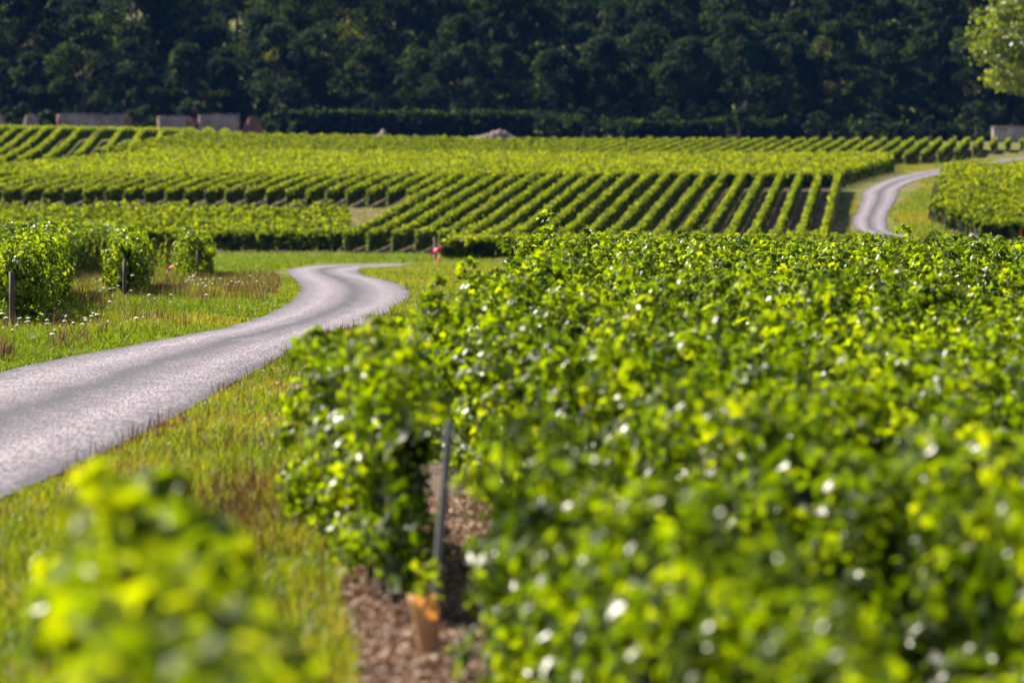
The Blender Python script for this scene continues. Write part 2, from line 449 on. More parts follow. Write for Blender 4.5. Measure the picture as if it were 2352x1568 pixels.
def hedge_leaves(p0, p1, H, Wd, dens, size, lod, rs, z0=.22, gaps=(), per=9, spread=.065, rag=.13, z_var=.22, tint_shift=0.0, shoots=.35, core=130, lump=0.0, nrand=.35):
    """leaves of a trained row from p0 to p1 (plan), on the terrain; returned relative to p0's ground point"""
    p0 = np.array(p0, float); p1 = np.array(p1, float)
    L = np.linalg.norm(p1 - p0); u = (p1 - p0) / L; w = np.array([-u[1], u[0]])
    kn = max(4, int(L / .7) + 2)
    tk = np.linspace(0, L, kn)
    hk = rs.normal(0, rag, kn); wk = rs.uniform(.62, 1.30, (2, kn))
    nc = max(4, int(L * dens / per))
    t = rs.uniform(0, L, nc)
    for g0, g1 in gaps:
        t = t[(t < g0) | (t > g1)]
    nc = len(t)
    htop = H + np.interp(t, tk, hk)
    zc0 = z0 + rs.uniform(0, z_var, nc) * rs.uniform(0, 1, nc)
    wl = np.interp(t, tk, wk[0]) * Wd / 2; wr = np.interp(t, tk, wk[1]) * Wd / 2
    kind = rs.rand(nc)
    hside = (H - z0) / (2 * (H - z0) + Wd) * .80
    top = Wd / (2 * (H - z0) + Wd) * .80 + .06
    zrel = rs.rand(nc)
    z = zc0 + (htop - zc0) * zrel
    v = np.zeros(nc); nw = np.zeros(nc); nz = np.zeros(nc)
    m = kind < hside; v[m] = wl[m]; nw[m] = 1
    m = (kind >= hside) & (kind < 2 * hside); v[m] = -wr[m]; nw[m] = -1
    m = (kind >= 2 * hside) & (kind < 2 * hside + top)
    v[m] = (rs.rand(m.sum()) * (wl[m] + wr[m]) - wr[m]); z[m] = htop[m]; nz[m] = 1
    sh = m & (rs.rand(nc) < shoots); z[sh] += rs.uniform(.03, .22, sh.sum()); 
    m = kind >= 2 * hside + top
    v[m] = rs.uniform(-.6, .6, m.sum()) * Wd / 2; nw[m] = rs.uniform(-1, 1, m.sum())
    # rounded shoulders, narrower foot
    zr = np.clip((z - z0) / (H - z0), 0, 1.2)
    v = v * (1 - .45 * np.clip(zr - .75, 0, 1) / .25 * .6) * (.82 + .18 * np.clip(zr / .3, 0, 1))
    v += rs.normal(0, .04, nc)
    ctint = rs.normal(0, .14, nc)
    idx = np.repeat(np.arange(nc), per)
    n = len(idx)
    if lump:
        q = norm(rs.normal(0, 1, (n, 3)) + np.stack([np.zeros(n), nw[idx] * .5, nz[idx] * .7 + .25], 1))
        lr = (lump * rs.uniform(.6, 1.35, nc))[idx] * rs.uniform(.75, 1.08, n)
        tt = t[idx] + q[:, 0] * lr * 1.15; vv = v[idx] + q[:, 1] * lr; z3 = z[idx] + q[:, 2] * lr
    else:
        tt = t[idx] + rs.normal(0, spread, n); vv = v[idx] + rs.normal(0, spread * .8, n); z3 = z[idx] + rs.normal(0, spread, n)
    tt = np.clip(tt, -.15, L + .15)
    z3 = np.maximum(z3, .06)
    X = p0[0] + u[0] * tt + w[0] * vv; Y = p0[1] + u[1] * tt + w[1] * vv
    g0 = float(T(p0[0], p0[1]))
    P = np.stack([X - p0[0], Y - p0[1], z3 + T(X, Y) - g0], 1)
    endc = np.where(t < .35, -1.0, np.where(t > L - .35, 1.0, 0.0))[idx]
    N = np.stack([w[0] * nw[idx] + u[0] * endc, w[1] * nw[idx] + u[1] * endc, nz[idx] * .9 + .38], 1)
    if lump:
        N = N * .35 + np.stack([u[0] * q[:, 0] + w[0] * q[:, 1], u[1] * q[:, 0] + w[1] * q[:, 1], q[:, 2] + .15], 1)
    N = N + rs.normal(0, 1, (n, 3)) * (nrand + .35 * np.clip((z3 - H + .3) / .3, 0, 1))[:, None]
    Tip = np.stack([np.zeros(n), np.zeros(n), -np.ones(n)], 1) + rs.normal(0, .75, (n, 3))
    S = size * rs.uniform(.62, 1.3, n)
    tint = np.clip(.50 + tint_shift + ctint[idx] + rs.normal(0, .135, n), 0, .88) + (rs.rand(n) < .004) * .10
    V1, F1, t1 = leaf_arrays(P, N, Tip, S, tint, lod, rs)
    # big inner leaf cards in dark tints, added to block light and darken crevices
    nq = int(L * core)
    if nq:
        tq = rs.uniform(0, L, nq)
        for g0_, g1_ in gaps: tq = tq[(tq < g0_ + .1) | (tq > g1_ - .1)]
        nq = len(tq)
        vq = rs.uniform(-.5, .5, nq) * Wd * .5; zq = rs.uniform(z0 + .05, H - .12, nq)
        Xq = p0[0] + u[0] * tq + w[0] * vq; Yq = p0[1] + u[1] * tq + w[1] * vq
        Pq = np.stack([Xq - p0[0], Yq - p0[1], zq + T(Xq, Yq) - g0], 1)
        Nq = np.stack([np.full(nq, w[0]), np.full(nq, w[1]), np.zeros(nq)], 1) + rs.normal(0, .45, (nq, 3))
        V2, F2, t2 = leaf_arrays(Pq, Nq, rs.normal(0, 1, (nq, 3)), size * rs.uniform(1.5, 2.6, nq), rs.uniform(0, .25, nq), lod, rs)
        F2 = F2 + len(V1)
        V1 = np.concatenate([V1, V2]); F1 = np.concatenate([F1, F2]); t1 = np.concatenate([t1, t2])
    return V1, F1, t1

def in_view(p0, p1, margin=2.5, step=.25):
    """cut a row to the stretch the place could be seen from near the camera"""
    p0 = np.array(p0, float); p1 = np.array(p1, float)
    L = np.linalg.norm(p1 - p0); n = max(2, int(L / step))
    f = np.linspace(0, 1, n); Q = p0[None] + (p1 - p0)[None] * f[:, None]
    ok = (np.abs(Q[:, 0]) < .0905 * Q[:, 1] + margin) & (Q[:, 1] > 9)
    if not ok.any(): return None
    i = np.where(ok)[0]
    if i[-1] - i[0] < 3: return None
    return Q[i[0]], Q[i[-1]]

def post_mesh(h, r, mat, lean=(0, 0), square=False):
    if square:
        return tube_mesh("post", [[(0, 0, -.1, r * 1.2), (lean[0] * .5, lean[1] * .5, h * .5, r * 1.15), (lean[0], lean[1], h, r * 1.05)]], mat, 4, False)
    return tube_mesh("post", [[(0, 0, -.1, r * 1.1), (lean[0] * .5, lean[1] * .5, h * .5, r), (lean[0], lean[1], h, r * .9)]], mat, 7)

n_rows = 0
def vine_row(p0, p1, label, group, H=1.5, Wd=.55, dens=330, size=.085, lod='leaf', mat=None, seed=None,
             posts=(), post=None, margin=2.5, clip=True, **kw):
    """posts: list of (distance along row, mesh). One row = one thing."""
    global n_rows
    q = in_view(p0, p1, margin) if clip else (np.array(p0, float), np.array(p1, float))
    if q is None: return None
    rs = np.random.RandomState(4000 + n_rows if seed is None else seed); n_rows += 1
    a, b = q
    V, F, tint = hedge_leaves(a, b, H, Wd, dens, size, lod, rs, **kw)
    loc = (a[0], a[1], float(T(a[0], a[1])))
    me = np_mesh("vine_foliage", V, F, mat or (M_VINE if lod == 'leaf' else M_VINE_FAR), tint)
    if posts:
        root = empty("vine_row", loc)
        tag(root, label, "vine row", group)
        link("foliage", me, root)
        u = (b - a) / np.linalg.norm(b - a); w = np.array([-u[1], u[0]])
        for s, off, pm in posts:
            o = link("post", pm, root)
            x, y = u[0] * s + w[0] * off, u[1] * s + w[1] * off
            o.location = (x, y, float(T(a[0] + x, a[1] + y)) - loc[2])
            o.rotation_euler = (0, 0, random.uniform(0, 3) if pm.name.startswith('post') else 0)
    else:
        root = link("vine_row", me); root.location = loc
        tag(root, label, "vine row", group)
    return root

# ---- near field, right of the lane: rows come towards the camera as they run right
DN = .104
near_ends = [(-1.45, 43.5), (-.95, 52.6), (-.66, 61), (-.45, 69), (-.25, 76.5), (0.0, 84)]
x, d = 0.0, 84
for i in range(17):
    d += 7.2 + .3 * i; x += .24 + .03 * i
    near_ends.append((x, d))
near_labels = {
    0: "nearest long vine row, with a grey metal post in a bare gap",
    1: "vine row next behind the one with the grey metal post",
    2: "third vine row back along the right side of the lane",
    3: "fourth vine row back along the right side of the lane",
}
ordn = "fifth sixth seventh eighth ninth tenth eleventh twelfth".split()
for i, (x, d) in enumerate(near_ends):
    x += [0, .12, .20, .24][i] if i < 4 else .20
    dd = d - 10
    p1 = (x + DN * dd, 10)
    far = d > 95
    lab = near_labels.get(i)
    if lab is None and i < 12: lab = f"{ordn[i-4]} vine row back along the right side of the lane"
    grp = "vine rows right of the lane" if lab else "vine rows on the crest of the near field"
    lab = lab or "green vine row on the crest at the back of the near field"
    kw = {}
    if i == 0:
        pm = tube_mesh("metal_post", [[(-.06, 0, -.1, .031), (.06, 0, 1.36, .029)]], M_METAL, 6, False)
        s_post = (d - 34.2) * math.hypot(1, DN)
        kw = dict(posts=[(s_post, .05, pm)], gaps=[(s_post - 1.35, s_post + 4.6)])
    r = vine_row((x, d), p1, lab, grp, H=1.38 if i < 3 else 1.30 - .015 * (i - 3), Wd=.34, core=190, lump=.15, per=34, nrand=.5, dens=620 if not far else 450,
                 size=.068 if not far else .078, lod='leaf', rag=.15 if not far else .06, z0=.2, shoots=.2 if not far else .1, **kw)
    if i == 0:
        # stretched wire from the post top into the next foliage
        wz = 1.32
        wm = tube_mesh("wire", [[(0, 0, 0, .0022), (.10, -.7, -.05, .0022), (.20, -1.3, -.10, .0022)]], M_METAL, 4)
        wo = link("wire", wm, r)
        u = np.array([DN, -1]) / math.hypot(1, DN)
        wo.location = (u[0] * s_post + .09, u[1] * s_post, wz)
        trunks = []
        for k in range(12):
            s = 1.0 + k * 1.15
            if -1.0 < s - s_post < 4.6: continue
            tm = tube_mesh("trunk", [[(0, 0, -.05, .028), (.02, .02, .2, .024), (-.01, .04, .45, .018), (.02, .05, .75, .012)]], M_BARK, 6)
            o = link("trunk", tm, r); o.location = (u[0] * s, u[1] * s, 0); o.rotation_euler = (0, 0, k * 1.7)

# ---- blurred row end close to the camera, bottom left
vine_row((side(350, 20.5), 20.5), (side(350, 20.5) + .068 * 11, 9.5), "bright yellow-green vine row end closest to the camera, bottom left corner",
         "vine rows at the lane edge", H=1.63, Wd=.54, dens=520, size=.095, lod='leaf', clip=False, rag=.08, tint_shift=.20, z0=.1, lump=.16, per=30, nrand=.5)

# ---- left side of the lane: three row ends with wooden posts
lp = [tube_mesh("post", [[(0, 0, -.1, .050), (0.0, 0, .5, .047), (-.01, 0, 1.0, .046)]], M_WOOD, 8),
      tube_mesh("post", [[(0, 0, -.1, .042), (0.0, 0, .5, .040), (.01, 0, .95, .038)]], M_WOOD, 8),
      tube_mesh("post", [[(0, 0, -.1, .042), (0.01, 0, .5, .040), (.03, 0, 1.0, .038)]], M_WOOD, 8)]
LROW = -.057
for (px, d, dl, wd, lab, pm, off) in (
        (34, 92, 40, .70, "big vine row end with a thick wooden post at the left edge", lp[0], .04),
        (286, 127, 20, .62, "vine row end with a wooden post, middle one of three left of the lane", lp[1], .0),
        (448, 169, 22, .85, "vine row end with a wooden post nearest the bend of the lane", lp[2], -.08)):
    X = side(px, d)
    ends = ((X, d), (X + (LROW if px > 100 else -.066) * dl, d + dl))
    vine_row(ends[0], ends[1], lab, "vine row ends left of the lane", H=1.34, Wd=wd, dens=800, size=.072, lod='leaf', clip=False,
             rag=.05, z0=.16, shoots=.1, lump=.14, per=34, nrand=.5, posts=[(-.32, off, pm)], tint_shift=.06)
vine_row((-13.3, 150), (-16.5, 250), "dark vine row beyond the big row end at the left edge", "vine row ends left of the lane", H=1.5, Wd=.8, dens=160, size=.12, lod='card', mat=M_VINE)
vine_row((-16.0, 212), (-20.3, 290), "vine row deep between the left row ends, seen end on", "vine row ends left of the lane", H=1.5, Wd=.8, dens=160, size=.13, lod='card', mat=M_VINE)

# ---- the middle distance
def field(rows, label, group, **kw):
    for (a, b) in rows:
        vine_row(a, b, label, group, lod='card', **kw)

pw = [tube_mesh("post", [[(0, 0, -.1, .06), (lx, 0, 1.02, .05)]], M_WOOD_DARK, 5, False) for lx in (.0, .07, -.06, .14, .04)]
# plot across the view behind the crest, its row ends beside the lane
for i in range(10):
    d = 286 + i * 1.9
    vine_row((side(1012, 284) + .04 * i, d), (18.2 + .1 * i, d - 1.2), "low vine row running across the view behind the near field" if i else
             "vine row running across behind the near field, a dark ribboned post at its end",
             "vine rows crossing behind the near field", H=1.18, Wd=.6, dens=120, size=.14, lod='card',
             **({} if i else dict(posts=[(-.28, .1, tube_mesh("post", [[(0, 0, -.1, .085), (-.04, 0, 1.25, .075)]], M_WOOD_DARK, 7))])))
# first cross rows: long dark hedge-like row left of the mid field, and those behind it
for i in range(17):
    d = 344 + i * 2.1
    vine_row((-42, d + 1.5), (-9.7 - .036 * (d - 344), d), "clipped-looking vine row whose dark long side faces the grass beyond the bend" if i == 0 else
             "vine row crossing the view left of the slanting rows", "vine rows crossing on the left", H=1.32 if i == 0 else 1.3, Wd=.6, dens=190 if i < 2 else 120, size=.13 if i < 2 else .15,
             lod='card', z0=.12 if i == 0 else .3)
# slanting rows in the middle
MD = .0677
k = 0
Xf = 18.6
while Xf > -44:
    front, back = 341, 430
    if Xf < -10.3:
        # these start further back, behind the crossing rows
        front = 402
        back = 430 + min(28, (-9 - Xf) * .9)
    a = (Xf + MD * (front - 341), front); b = (Xf + MD * (back - 341), back)
    lab, grp = ("long slanting vine row in the middle of the valley", "slanting vine rows in the middle of the valley")
    if Xf == 18.6: lab = "long slanting vine row nearest the far bend of the lane, right edge of its plot"
    if Xf < -9: lab, grp = ("slanting vine row in the left half of the valley", "slanting vine rows on the left of the valley")
    pl = [(.0, .0, pw[k % 5])] if (Xf < 1 and Xf > -9) or Xf < -9 else []
    if pl: pl = [(-.25, 0, pw[k % 5])]
    vine_row(a, b, lab, grp, H=1.34 if Xf > -10 else 1.24, Wd=.28, rag=.045, shoots=.08, spread=.05, dens=210 if Xf > -10 else 180, size=.12, lod='card', posts=pl, z0=.15)
    Xf -= 1.43; k += 1
# broad plot crossing the view behind them
for i in range(50):
    d = 433 + i * 2.1
    xr = float(np.interp(d, [433, 500, 540], [24.8, 33.5, 36]))
    xl = -52 if d < 470 else float(np.interp(d, [470, 540], [-43, -33]))
    pl = [(.0, .0, pw[i % 5])] if i % 2 == 0 else []
    vine_row((xr, d), (xl, d + 2), "vine row crossing the view in the broad smooth plot", "vine rows crossing in the broad plot", H=1.33, Wd=.5, rag=.05, shoots=.1,
             dens=100, size=.16, lod='card', posts=pl, z0=.2, tint_shift=.08)
# far slanting rows up to the walls
FD = .106
k = 0; Xf = 58.5
fl = [W(2060, 383), W(2104, 380.5), W(2155, 377), W(2205, 371), W(2242, 362), W(2282, 354), W(2345, 349)]

fx = [p[0] - FD * (p[1] - 541) for p in fl]
Xf = fx[-1]
while Xf > -40:
    front = 541
    if Xf > fx[0]: front = float(np.interp(Xf, fx, [p[1] for p in fl]))
    back = 601 if Xf < fx[-1] - .2 else front + 6
    if back - front > 3:
        vine_row((Xf + FD * (front - 541), front), (Xf + FD * (back - 541), back),
                 "short slanting vine row on the far slope below the wood", "slanting vine rows on the far slope", H=1.2, Wd=.28, rag=.04, shoots=.05, spread=.05,
                 dens=120, size=.14, lod='card', z0=.15, posts=[(-.3, 0, pw[k % 5])] if Xf > 33 else [], margin=4)
    Xf -= 1.45; k += 1
# far left plot
k = 0; Xe = -62.0
while Xe < -29:
    front = float(np.interp(Xe, [-60, -42, -31], [470, 490, 600])); back = 722
    vine_row((Xe, front), (Xe - .045 * (back - front), back), "vine row running up the far left slope to the stone wall", "vine rows on the far left slope",
             H=1.36, Wd=.32, rag=.05, shoots=.08, spread=.05, dens=110, size=.16, lod='card', z0=.25, posts=[(-.3, 0, pw[k % 5])], margin=4, tint_shift=.06)
    Xe += 1.5; k += 1
# right-hand plot beyond the crest
for i in range(48):
    d = 356 + i * 2.4
    xl = float(np.interp(d, [356, 380, 470], [29.3, 28.2, 35.8])) + random.uniform(-.2, .2)
    vine_row((xl, d), (xl + 20, d - 1), "vine row crossing the view right of the far bend", "vine rows right of the far bend", H=1.4, Wd=.62, dens=130, size=.15,
             lod='card', posts=[(-.2, 0, pw[i % 5])] + ([(1.0 + .9 * j, -.33, pw[(i + j) % 5]) for j in range(1, 14)] if i == 0 else []), z0=.34 if i < 2 else .2, tint_shift=.06)

# ------------------------------------------------------------------ grass and weeds
def blades(name, X, Y, h, wdt, tint, lean, mat, rs, kind_label, lift=0.0):
    n = len(X)
    z = T(X, Y) + lift
    an = rs.uniform(0, 2 * np.pi, n)
    ln = rs.uniform(0, 1, n) * lean
    la = rs.uniform(0, 2 * np.pi, n)
    cx, sx = np.cos(an) * wdt / 2, np.sin(an) * wdt / 2
    lx, ly = np.cos(la) * ln * h, np.sin(la) * ln * h
    V = np.zeros((n, 5, 3))
    V[:, 0] = np.stack([X - cx, Y - sx, z - .01], 1)
    V[:, 1] = np.stack([X + cx, Y + sx, z - .01], 1)
    V[:, 2] = np.stack([X + cx * .75 + lx * .35, Y + sx * .75 + ly * .35, z + h * .6], 1)
    V[:, 3] = np.stack([X - cx * .75 + lx * .35, Y - sx * .75 + ly * .35, z + h * .6], 1)
    V[:, 4] = np.stack([X + lx, Y + ly, z + h * (1 - .3 * ln)], 1)
    b = np.arange(n)[:, None] * 5
    F = np.concatenate([b + np.array([0, 1, 2]), b + np.array([0, 2, 3]), b + np.array([3, 2, 4])])
    o = link(name, np_mesh(name, V.reshape(-1, 3), F, mat, np.repeat(tint, 5)))
    tag(o, kind_label, "grass", kind="stuff")
    return o

def scatter(n, d0, d1, xl, xr, rs, power=1.0):
    """n points between side lines, denser nearer the camera when power > 0"""
    d = d0 + (d1 - d0) * rs.rand(n) ** (1 + power)
    a = np.array([xl(q) for q in d]); b = np.array([xr(q) for q in d])
    ok = b > a
    d, a, b = d[ok], a[ok], b[ok]
    return a + (b - a) * rs.rand(len(d)), d

def grass_tint(X, Y, seed=0, dry=0.0):
    n = .55 * vnoise(X, Y, 1.6, seed) + .3 * vnoise(X, Y, .5, seed + 1) + .25 * vnoise(X, Y, 6, seed + 2)
    return .35 + n * .55 - dry

rs = np.random.RandomState(5)
frame_l = lambda d: -.0905 * d - 1.0
# right verge (between lane and vines), near
rv_r = lambda d: near_l(d) + .25
rv_l = lambda d: max(frame_l(d), lane_right(d) + .0)
X, Y = scatter(150000, 22, 110, rv_l, rv_r, rs, .25)
edge = np.array([near_l(q) for q in Y]) - X
t = grass_tint(X, Y, 1) - .34 * (vnoise(X, Y, 2.2, 9) > .6) * vnoise(X, Y, .7, 8) - .25 * (edge < .7) * rs.rand(len(X)) + rs.normal(0, .17, len(X))
h = (.07 + .12 * rs.rand(len(X))) * (.8 + .9 * vnoise(X, Y, 1.3, 4))
lr = X - np.array([lane_right(q) for q in Y]); h *= np.clip(.35 + lr * .9, .35, 1)
blades("verge_grass", X, Y, h, .012 + .006 * rs.rand(len(X)), np.clip(t, 0, 1), .9, M_GRASS, rs, "green and straw-coloured grass on the verge between lane and right-hand vines")
# reddish dock and dry stalks on the right verge
X, Y = scatter(16000, 24, 105, rv_l, rv_r, rs, .2)
m = (vnoise(X, Y, 1.7, 21) + .5 * vnoise(X, Y, .5, 22)) > .86; X, Y = X[m], Y[m]
blades("dry_weeds", X, Y, .10 + .19 * rs.rand(len(X)), .014, rs.rand(len(X)) * .9, .5, M_SEED, rs, "reddish brown seed stalks standing in the verge by the right-hand vines")
# reddish dead weeds where the verge meets the bare soil
X = rs.normal(-2.05, .28, 1500); Y = rs.normal(44.5, 3.0, 1500)
blades("dead_weeds", X, Y, .10 + .26 * rs.rand(len(X)), .016, np.clip(rs.normal(.25, .2, len(X)), 0, 1), .6, M_SEED, rs, "reddish brown dead weeds where the verge meets the bare soil")
X, Y = scatter(2600, 376, 404, lambda d: -14, lambda d: -8.4, rs, 0)
blades("path_grass", X, Y, .06 + .14 * rs.rand(len(X)), .06, np.clip(rs.normal(.5, .2, len(X)), 0, 1), .8, M_GRASS, rs, "thin grass on the bare path between the crossing and the slanting rows")
# behind the crest: brown grassy bank at the inside of the bend
X, Y = scatter(60000, 108, 262, lambda d: lane_right(d) if d < 225 else -4.9 + (d - 225) * .02, lambda d: near_l(d) + 1.2, rs, .1)
t = grass_tint(X, Y, 31) - .22 * (vnoise(X, Y, 4, 33)) + rs.normal(0, .08, len(X))
blades("bank_grass", X, Y, .10 + .16 * rs.rand(len(X)), .022, np.clip(t, 0, 1), .8, M_GRASS, rs, "brownish grass on the bank inside the bend of the lane")
# left verge
X, Y = scatter(190000, 58, 190, frame_l, lambda d: lane_left(d) - .0, rs, .35)
le = np.array([lane_left(q) for q in Y]) - X
t = grass_tint(X, Y, 41) + .06 + rs.normal(0, .15, len(X)) - .28 * np.clip((vnoise(X, Y, 5, 43) - .52) * 5, 0, 1) * rs.rand(len(X))
h = (.07 + .13 * rs.rand(len(X))) * (.7 + .9 * vnoise(X, Y, 1.8, 44)) * np.clip(.4 + le * .7, .4, 1)
blades("left_verge_grass", X, Y, h, .016 + .006 * rs.rand(len(X)), np.clip(t, 0, 1), .8, M_GRASS, rs, "lush green grass on the verge left of the lane")
X, Y = scatter(50000, 185, 342, frame_l, lambda d: min(-9.0 + (0 if d < 262 else (d - 262) * .4), -1) if d < 262 else -1.0, rs, .1)
m = ~((Y < 272) & (X > -9.3)); X, Y = X[m], Y[m]
t = grass_tint(X, Y, 51) + .10 + rs.normal(0, .08, len(X))
blades("meadow_grass", X, Y, .10 + .16 * rs.rand(len(X)), .035, np.clip(t, 0, 1), .8, M_GRASS, rs, "short bright green grass between the bend of the lane and the dark vine row")
# tall brown seed heads, left verge
X, Y = scatter(38000, 75, 185, frame_l, lambda d: lane_left(d) - .5, rs, 0)
m = (vnoise(X, Y * .5, 1.0, 61) + .4 * vnoise(X, Y, .5, 62)) > (.98 - .14 * (Y > 120)); X, Y = X[m], Y[m]
blades("seed_stalks", X, Y, .16 + .30 * rs.rand(len(X)), .016, np.clip(rs.normal(.45, .3, len(X)), 0, 1), .5, M_SEED, rs, "thin brown seed stalks rising out of the left verge")
# far verges along the second bend
X, Y = scatter(60000, 350, 560, lambda d: float(np.interp(d, [350, 425, 500, 560], [20.3, 25.5, 34.4, 37.5])), lambda d: float(np.interp(d, [350, 380, 470, 560], [29.5, 28.3, 36, 52])), rs, .0)
laneC = (EL + ER) / 2; seg = laneC[14 * 18:]
dist = np.min(np.hypot(X[:, None] - seg[None, ::3, 0], (Y[:, None] - seg[None, ::3, 1])), axis=1)
hw = 1.6
near_edge = []
ok = np.ones(len(X), bool)
for i in range(14 * 18, len(EL) - 1, 2):
    a, b = EL[i], ER[i]
    c = (a + b) / 2; hwid = np.linalg.norm(b - a) / 2 + .05
    u = (b - a) / np.linalg.norm(b - a); w2 = np.array([-u[1], u[0]])
    st = np.linalg.norm((EL[min(i + 2, len(EL) - 1)] + ER[min(i + 2, len(EL) - 1)]) / 2 - c) / 2 + .6
    dx, dy = X - c[0], Y - c[1]
    ok &= ~((np.abs(dx * u[0] + dy * u[1]) < hwid) & (np.abs(dx * w2[0] + dy * w2[1]) < st))
X, Y = X[ok], Y[ok]
t = grass_tint(X, Y, 71) - .30 * vnoise(X, Y * .4, 5, 73) + .02 + rs.normal(0, .07, len(X))
blades("far_verge_grass", X, Y, .12 + .18 * rs.rand(len(X)), .06, np.clip(t, 0, 1), .8, M_GRASS, rs, "patchy green and tan grass beside the far bend")

# soil litter in the strip beside the nearest row
X, Y = scatter(42000, 24, 48, near_l, lambda d: near_l(d) + 1.5, rs, 0)
P = np.stack([X, Y, T(X, Y) + .02 + .02 * rs.rand(len(X))], 1)
N = np.stack([np.zeros(len(X)), np.zeros(len(X)), np.ones(len(X))], 1) + rs.normal(0, .5, (len(X), 3))
V, F, tt = leaf_arrays(P, N, rs.normal(0, 1, (len(X), 3)), (.022 + .04 * rs.rand(len(X)) ** 2), np.clip(.34 + .5 * vnoise(X, Y, .6, 81) + rs.normal(0, .2, len(X)), 0, 1), 'card', rs)
tag(link("leaf_litter", np_mesh("leaf_litter", V, F, M_LITTER, tt)), "pinkish brown dead leaves and clods on the bare soil strip", "leaf litter", kind="stuff")

# flowering plants: yarrow umbels
def yarrow_mesh(rs, petal):
    """one stem with side stalks and a single lumpy flat head"""
    hs = rs.uniform(.24, .40); tx, ty = rs.normal(0, .04, 2)
    stems = [[(0, 0, -.02, .005), (tx * .5, ty * .5, hs * .6, .004), (tx, ty, hs, .003)]]
    R_ = rs.uniform(.022, .040); nr, ns = 4, 14
    hv = [(tx, ty, hs + .016)]; hf = []
    for j in range(1, nr + 1):
        for k in range(ns):
            a = 2 * math.pi * k / ns; r = R_ * j / nr * (1 + (.28 * rs.rand() if j == nr else 0))
            hv.append((tx + r * math.cos(a), ty + r * math.sin(a), hs + .016 - .014 * (j / nr) ** 2 + rs.uniform(-.006, .006)))
    for k in range(ns):
        hf.append((0, 1 + k, 1 + (k + 1) % ns))
    for j in range(nr - 1):
        for k in range(ns):
            a, b = 1 + j * ns + k, 1 + j * ns + (k + 1) % ns
            hf += [(a, a + ns, b + ns), (a, b + ns, b)]
    for k in range(4):
        a = rs.uniform(0, 6.28); h0 = hs * rs.uniform(.6, .8)
        stems.append([(tx * .7, ty * .7, h0, .003), (tx + R_ * .6 * math.cos(a), ty + R_ * .6 * math.sin(a), hs, .002)])
    return tube_mesh("stem", stems, M_STEM, 4), np_mesh("umbel", hv, hf, petal)
M_STEM = mat_simple("green_stem", (.08, .11, .03), .7, .3, 20)
yar = []
for i in range(4):
    yar.append(yarrow_mesh(rs, M_PETAL))
mau = yarrow_mesh(rs, M_PURPLE)
def plant(X, d, meshes, name, label, cat, group, sc=1.0):
    r = empty(name, (X, d, float(T(X, d))), rs.uniform(0, 6.28)); r.scale = (sc, sc, sc)
    tag(r, label, cat, group)
    link("stem", meshes[0], r); link("flower_umbel", meshes[1], r)
clusters = [((330, 735), 10, 5.0), ((255, 668), 16, 1.0), ((265, 700), 9, 1.2), ((470, 668), 22, 1.3), ((520, 680), 16, 1.4), ((60, 775), 16, 1.6), ((150, 790), 14, 1.6), ((110, 770), 8, 1.2)]
for (px, py), n, sp in clusters:
    cx, cd = W(px, py)
    for k in range(n):
        xx = cx + rs.normal(0, .28 * min(sp, 1.8)); dd = cd + rs.normal(0, 3.0 * sp * .6)
        if dd < 60 or xx > lane_left(dd) - .3: continue
        if rs.rand() < .12:
            plant(xx, dd, mau, "wildflower", "small mauve wildflower among the white ones left of the lane", "wildflower", "mauve wildflowers on the left verge", rs.uniform(.8, 1.2))
        else:
            plant(xx, dd, yar[rs.randint(4)], "yarrow_plant", "white flat-topped yarrow in the grass left of the lane", "wildflower", "white yarrow plants on the left verge", rs.uniform(.75, 1.2))
for k in range(14):
    dd = rs.uniform(52, 92); xx = rs.uniform(rv_l(dd) + .3, rv_r(dd) - .2)
    plant(xx, dd, yar[rs.randint(4)], "yarrow_plant", "white yarrow in the verge between the lane and the right-hand vines", "wildflower", "white yarrow plants on the right verge", rs.uniform(.5, .8))

# tall pale weeds between the first two row ends on the left
def weed_mesh(rs, h):
    n = 420
    z = rs.rand(n) ** .8 * h
    r = .26 * (1 - z / h) ** .6 * rs.rand(n) + .02
    a = rs.uniform(0, 6.28, n)
    P = np.stack([r * np.cos(a), r * np.sin(a), z], 1)
    N = rs.normal(0, 1, (n, 3)); Tip = np.stack([np.cos(a), np.sin(a), np.ones(n)], 1)
    V, F, tt = leaf_arrays(P, N, Tip, .06 + .05 * rs.rand(n), np.clip(rs.normal(.55, .12, n), 0, 1), 'card', rs)
    return np_mesh("weed_leaves", V, F, M_GRASS, tt)
wm = [weed_mesh(rs, 1.25), weed_mesh(rs, 1.05)]
wst = tube_mesh("stem", [[(0, 0, -.05, .012), (.01, 0, .6, .009), (.0, .02, 1.1, .005)]], M_STEM, 5)
for k, (px, d) in enumerate([(205, 190), (222, 186), (238, 192), (215, 205), (352, 196), (372, 205), (385, 200)]):
    r = empty("tall_weed", (side(px, d), d, float(T(side(px, d), d))), k)
    tag(r, "tall feathery pale green weed between the left row ends" if k < 4 else "tall feathery pale green weed between the two right-hand of the left row ends", "weed",
        "tall weeds between the first two row ends" if k < 4 else "tall weeds between the last two row ends")
    link("foliage", wm[k % 2], r); link("stem", wst, r)

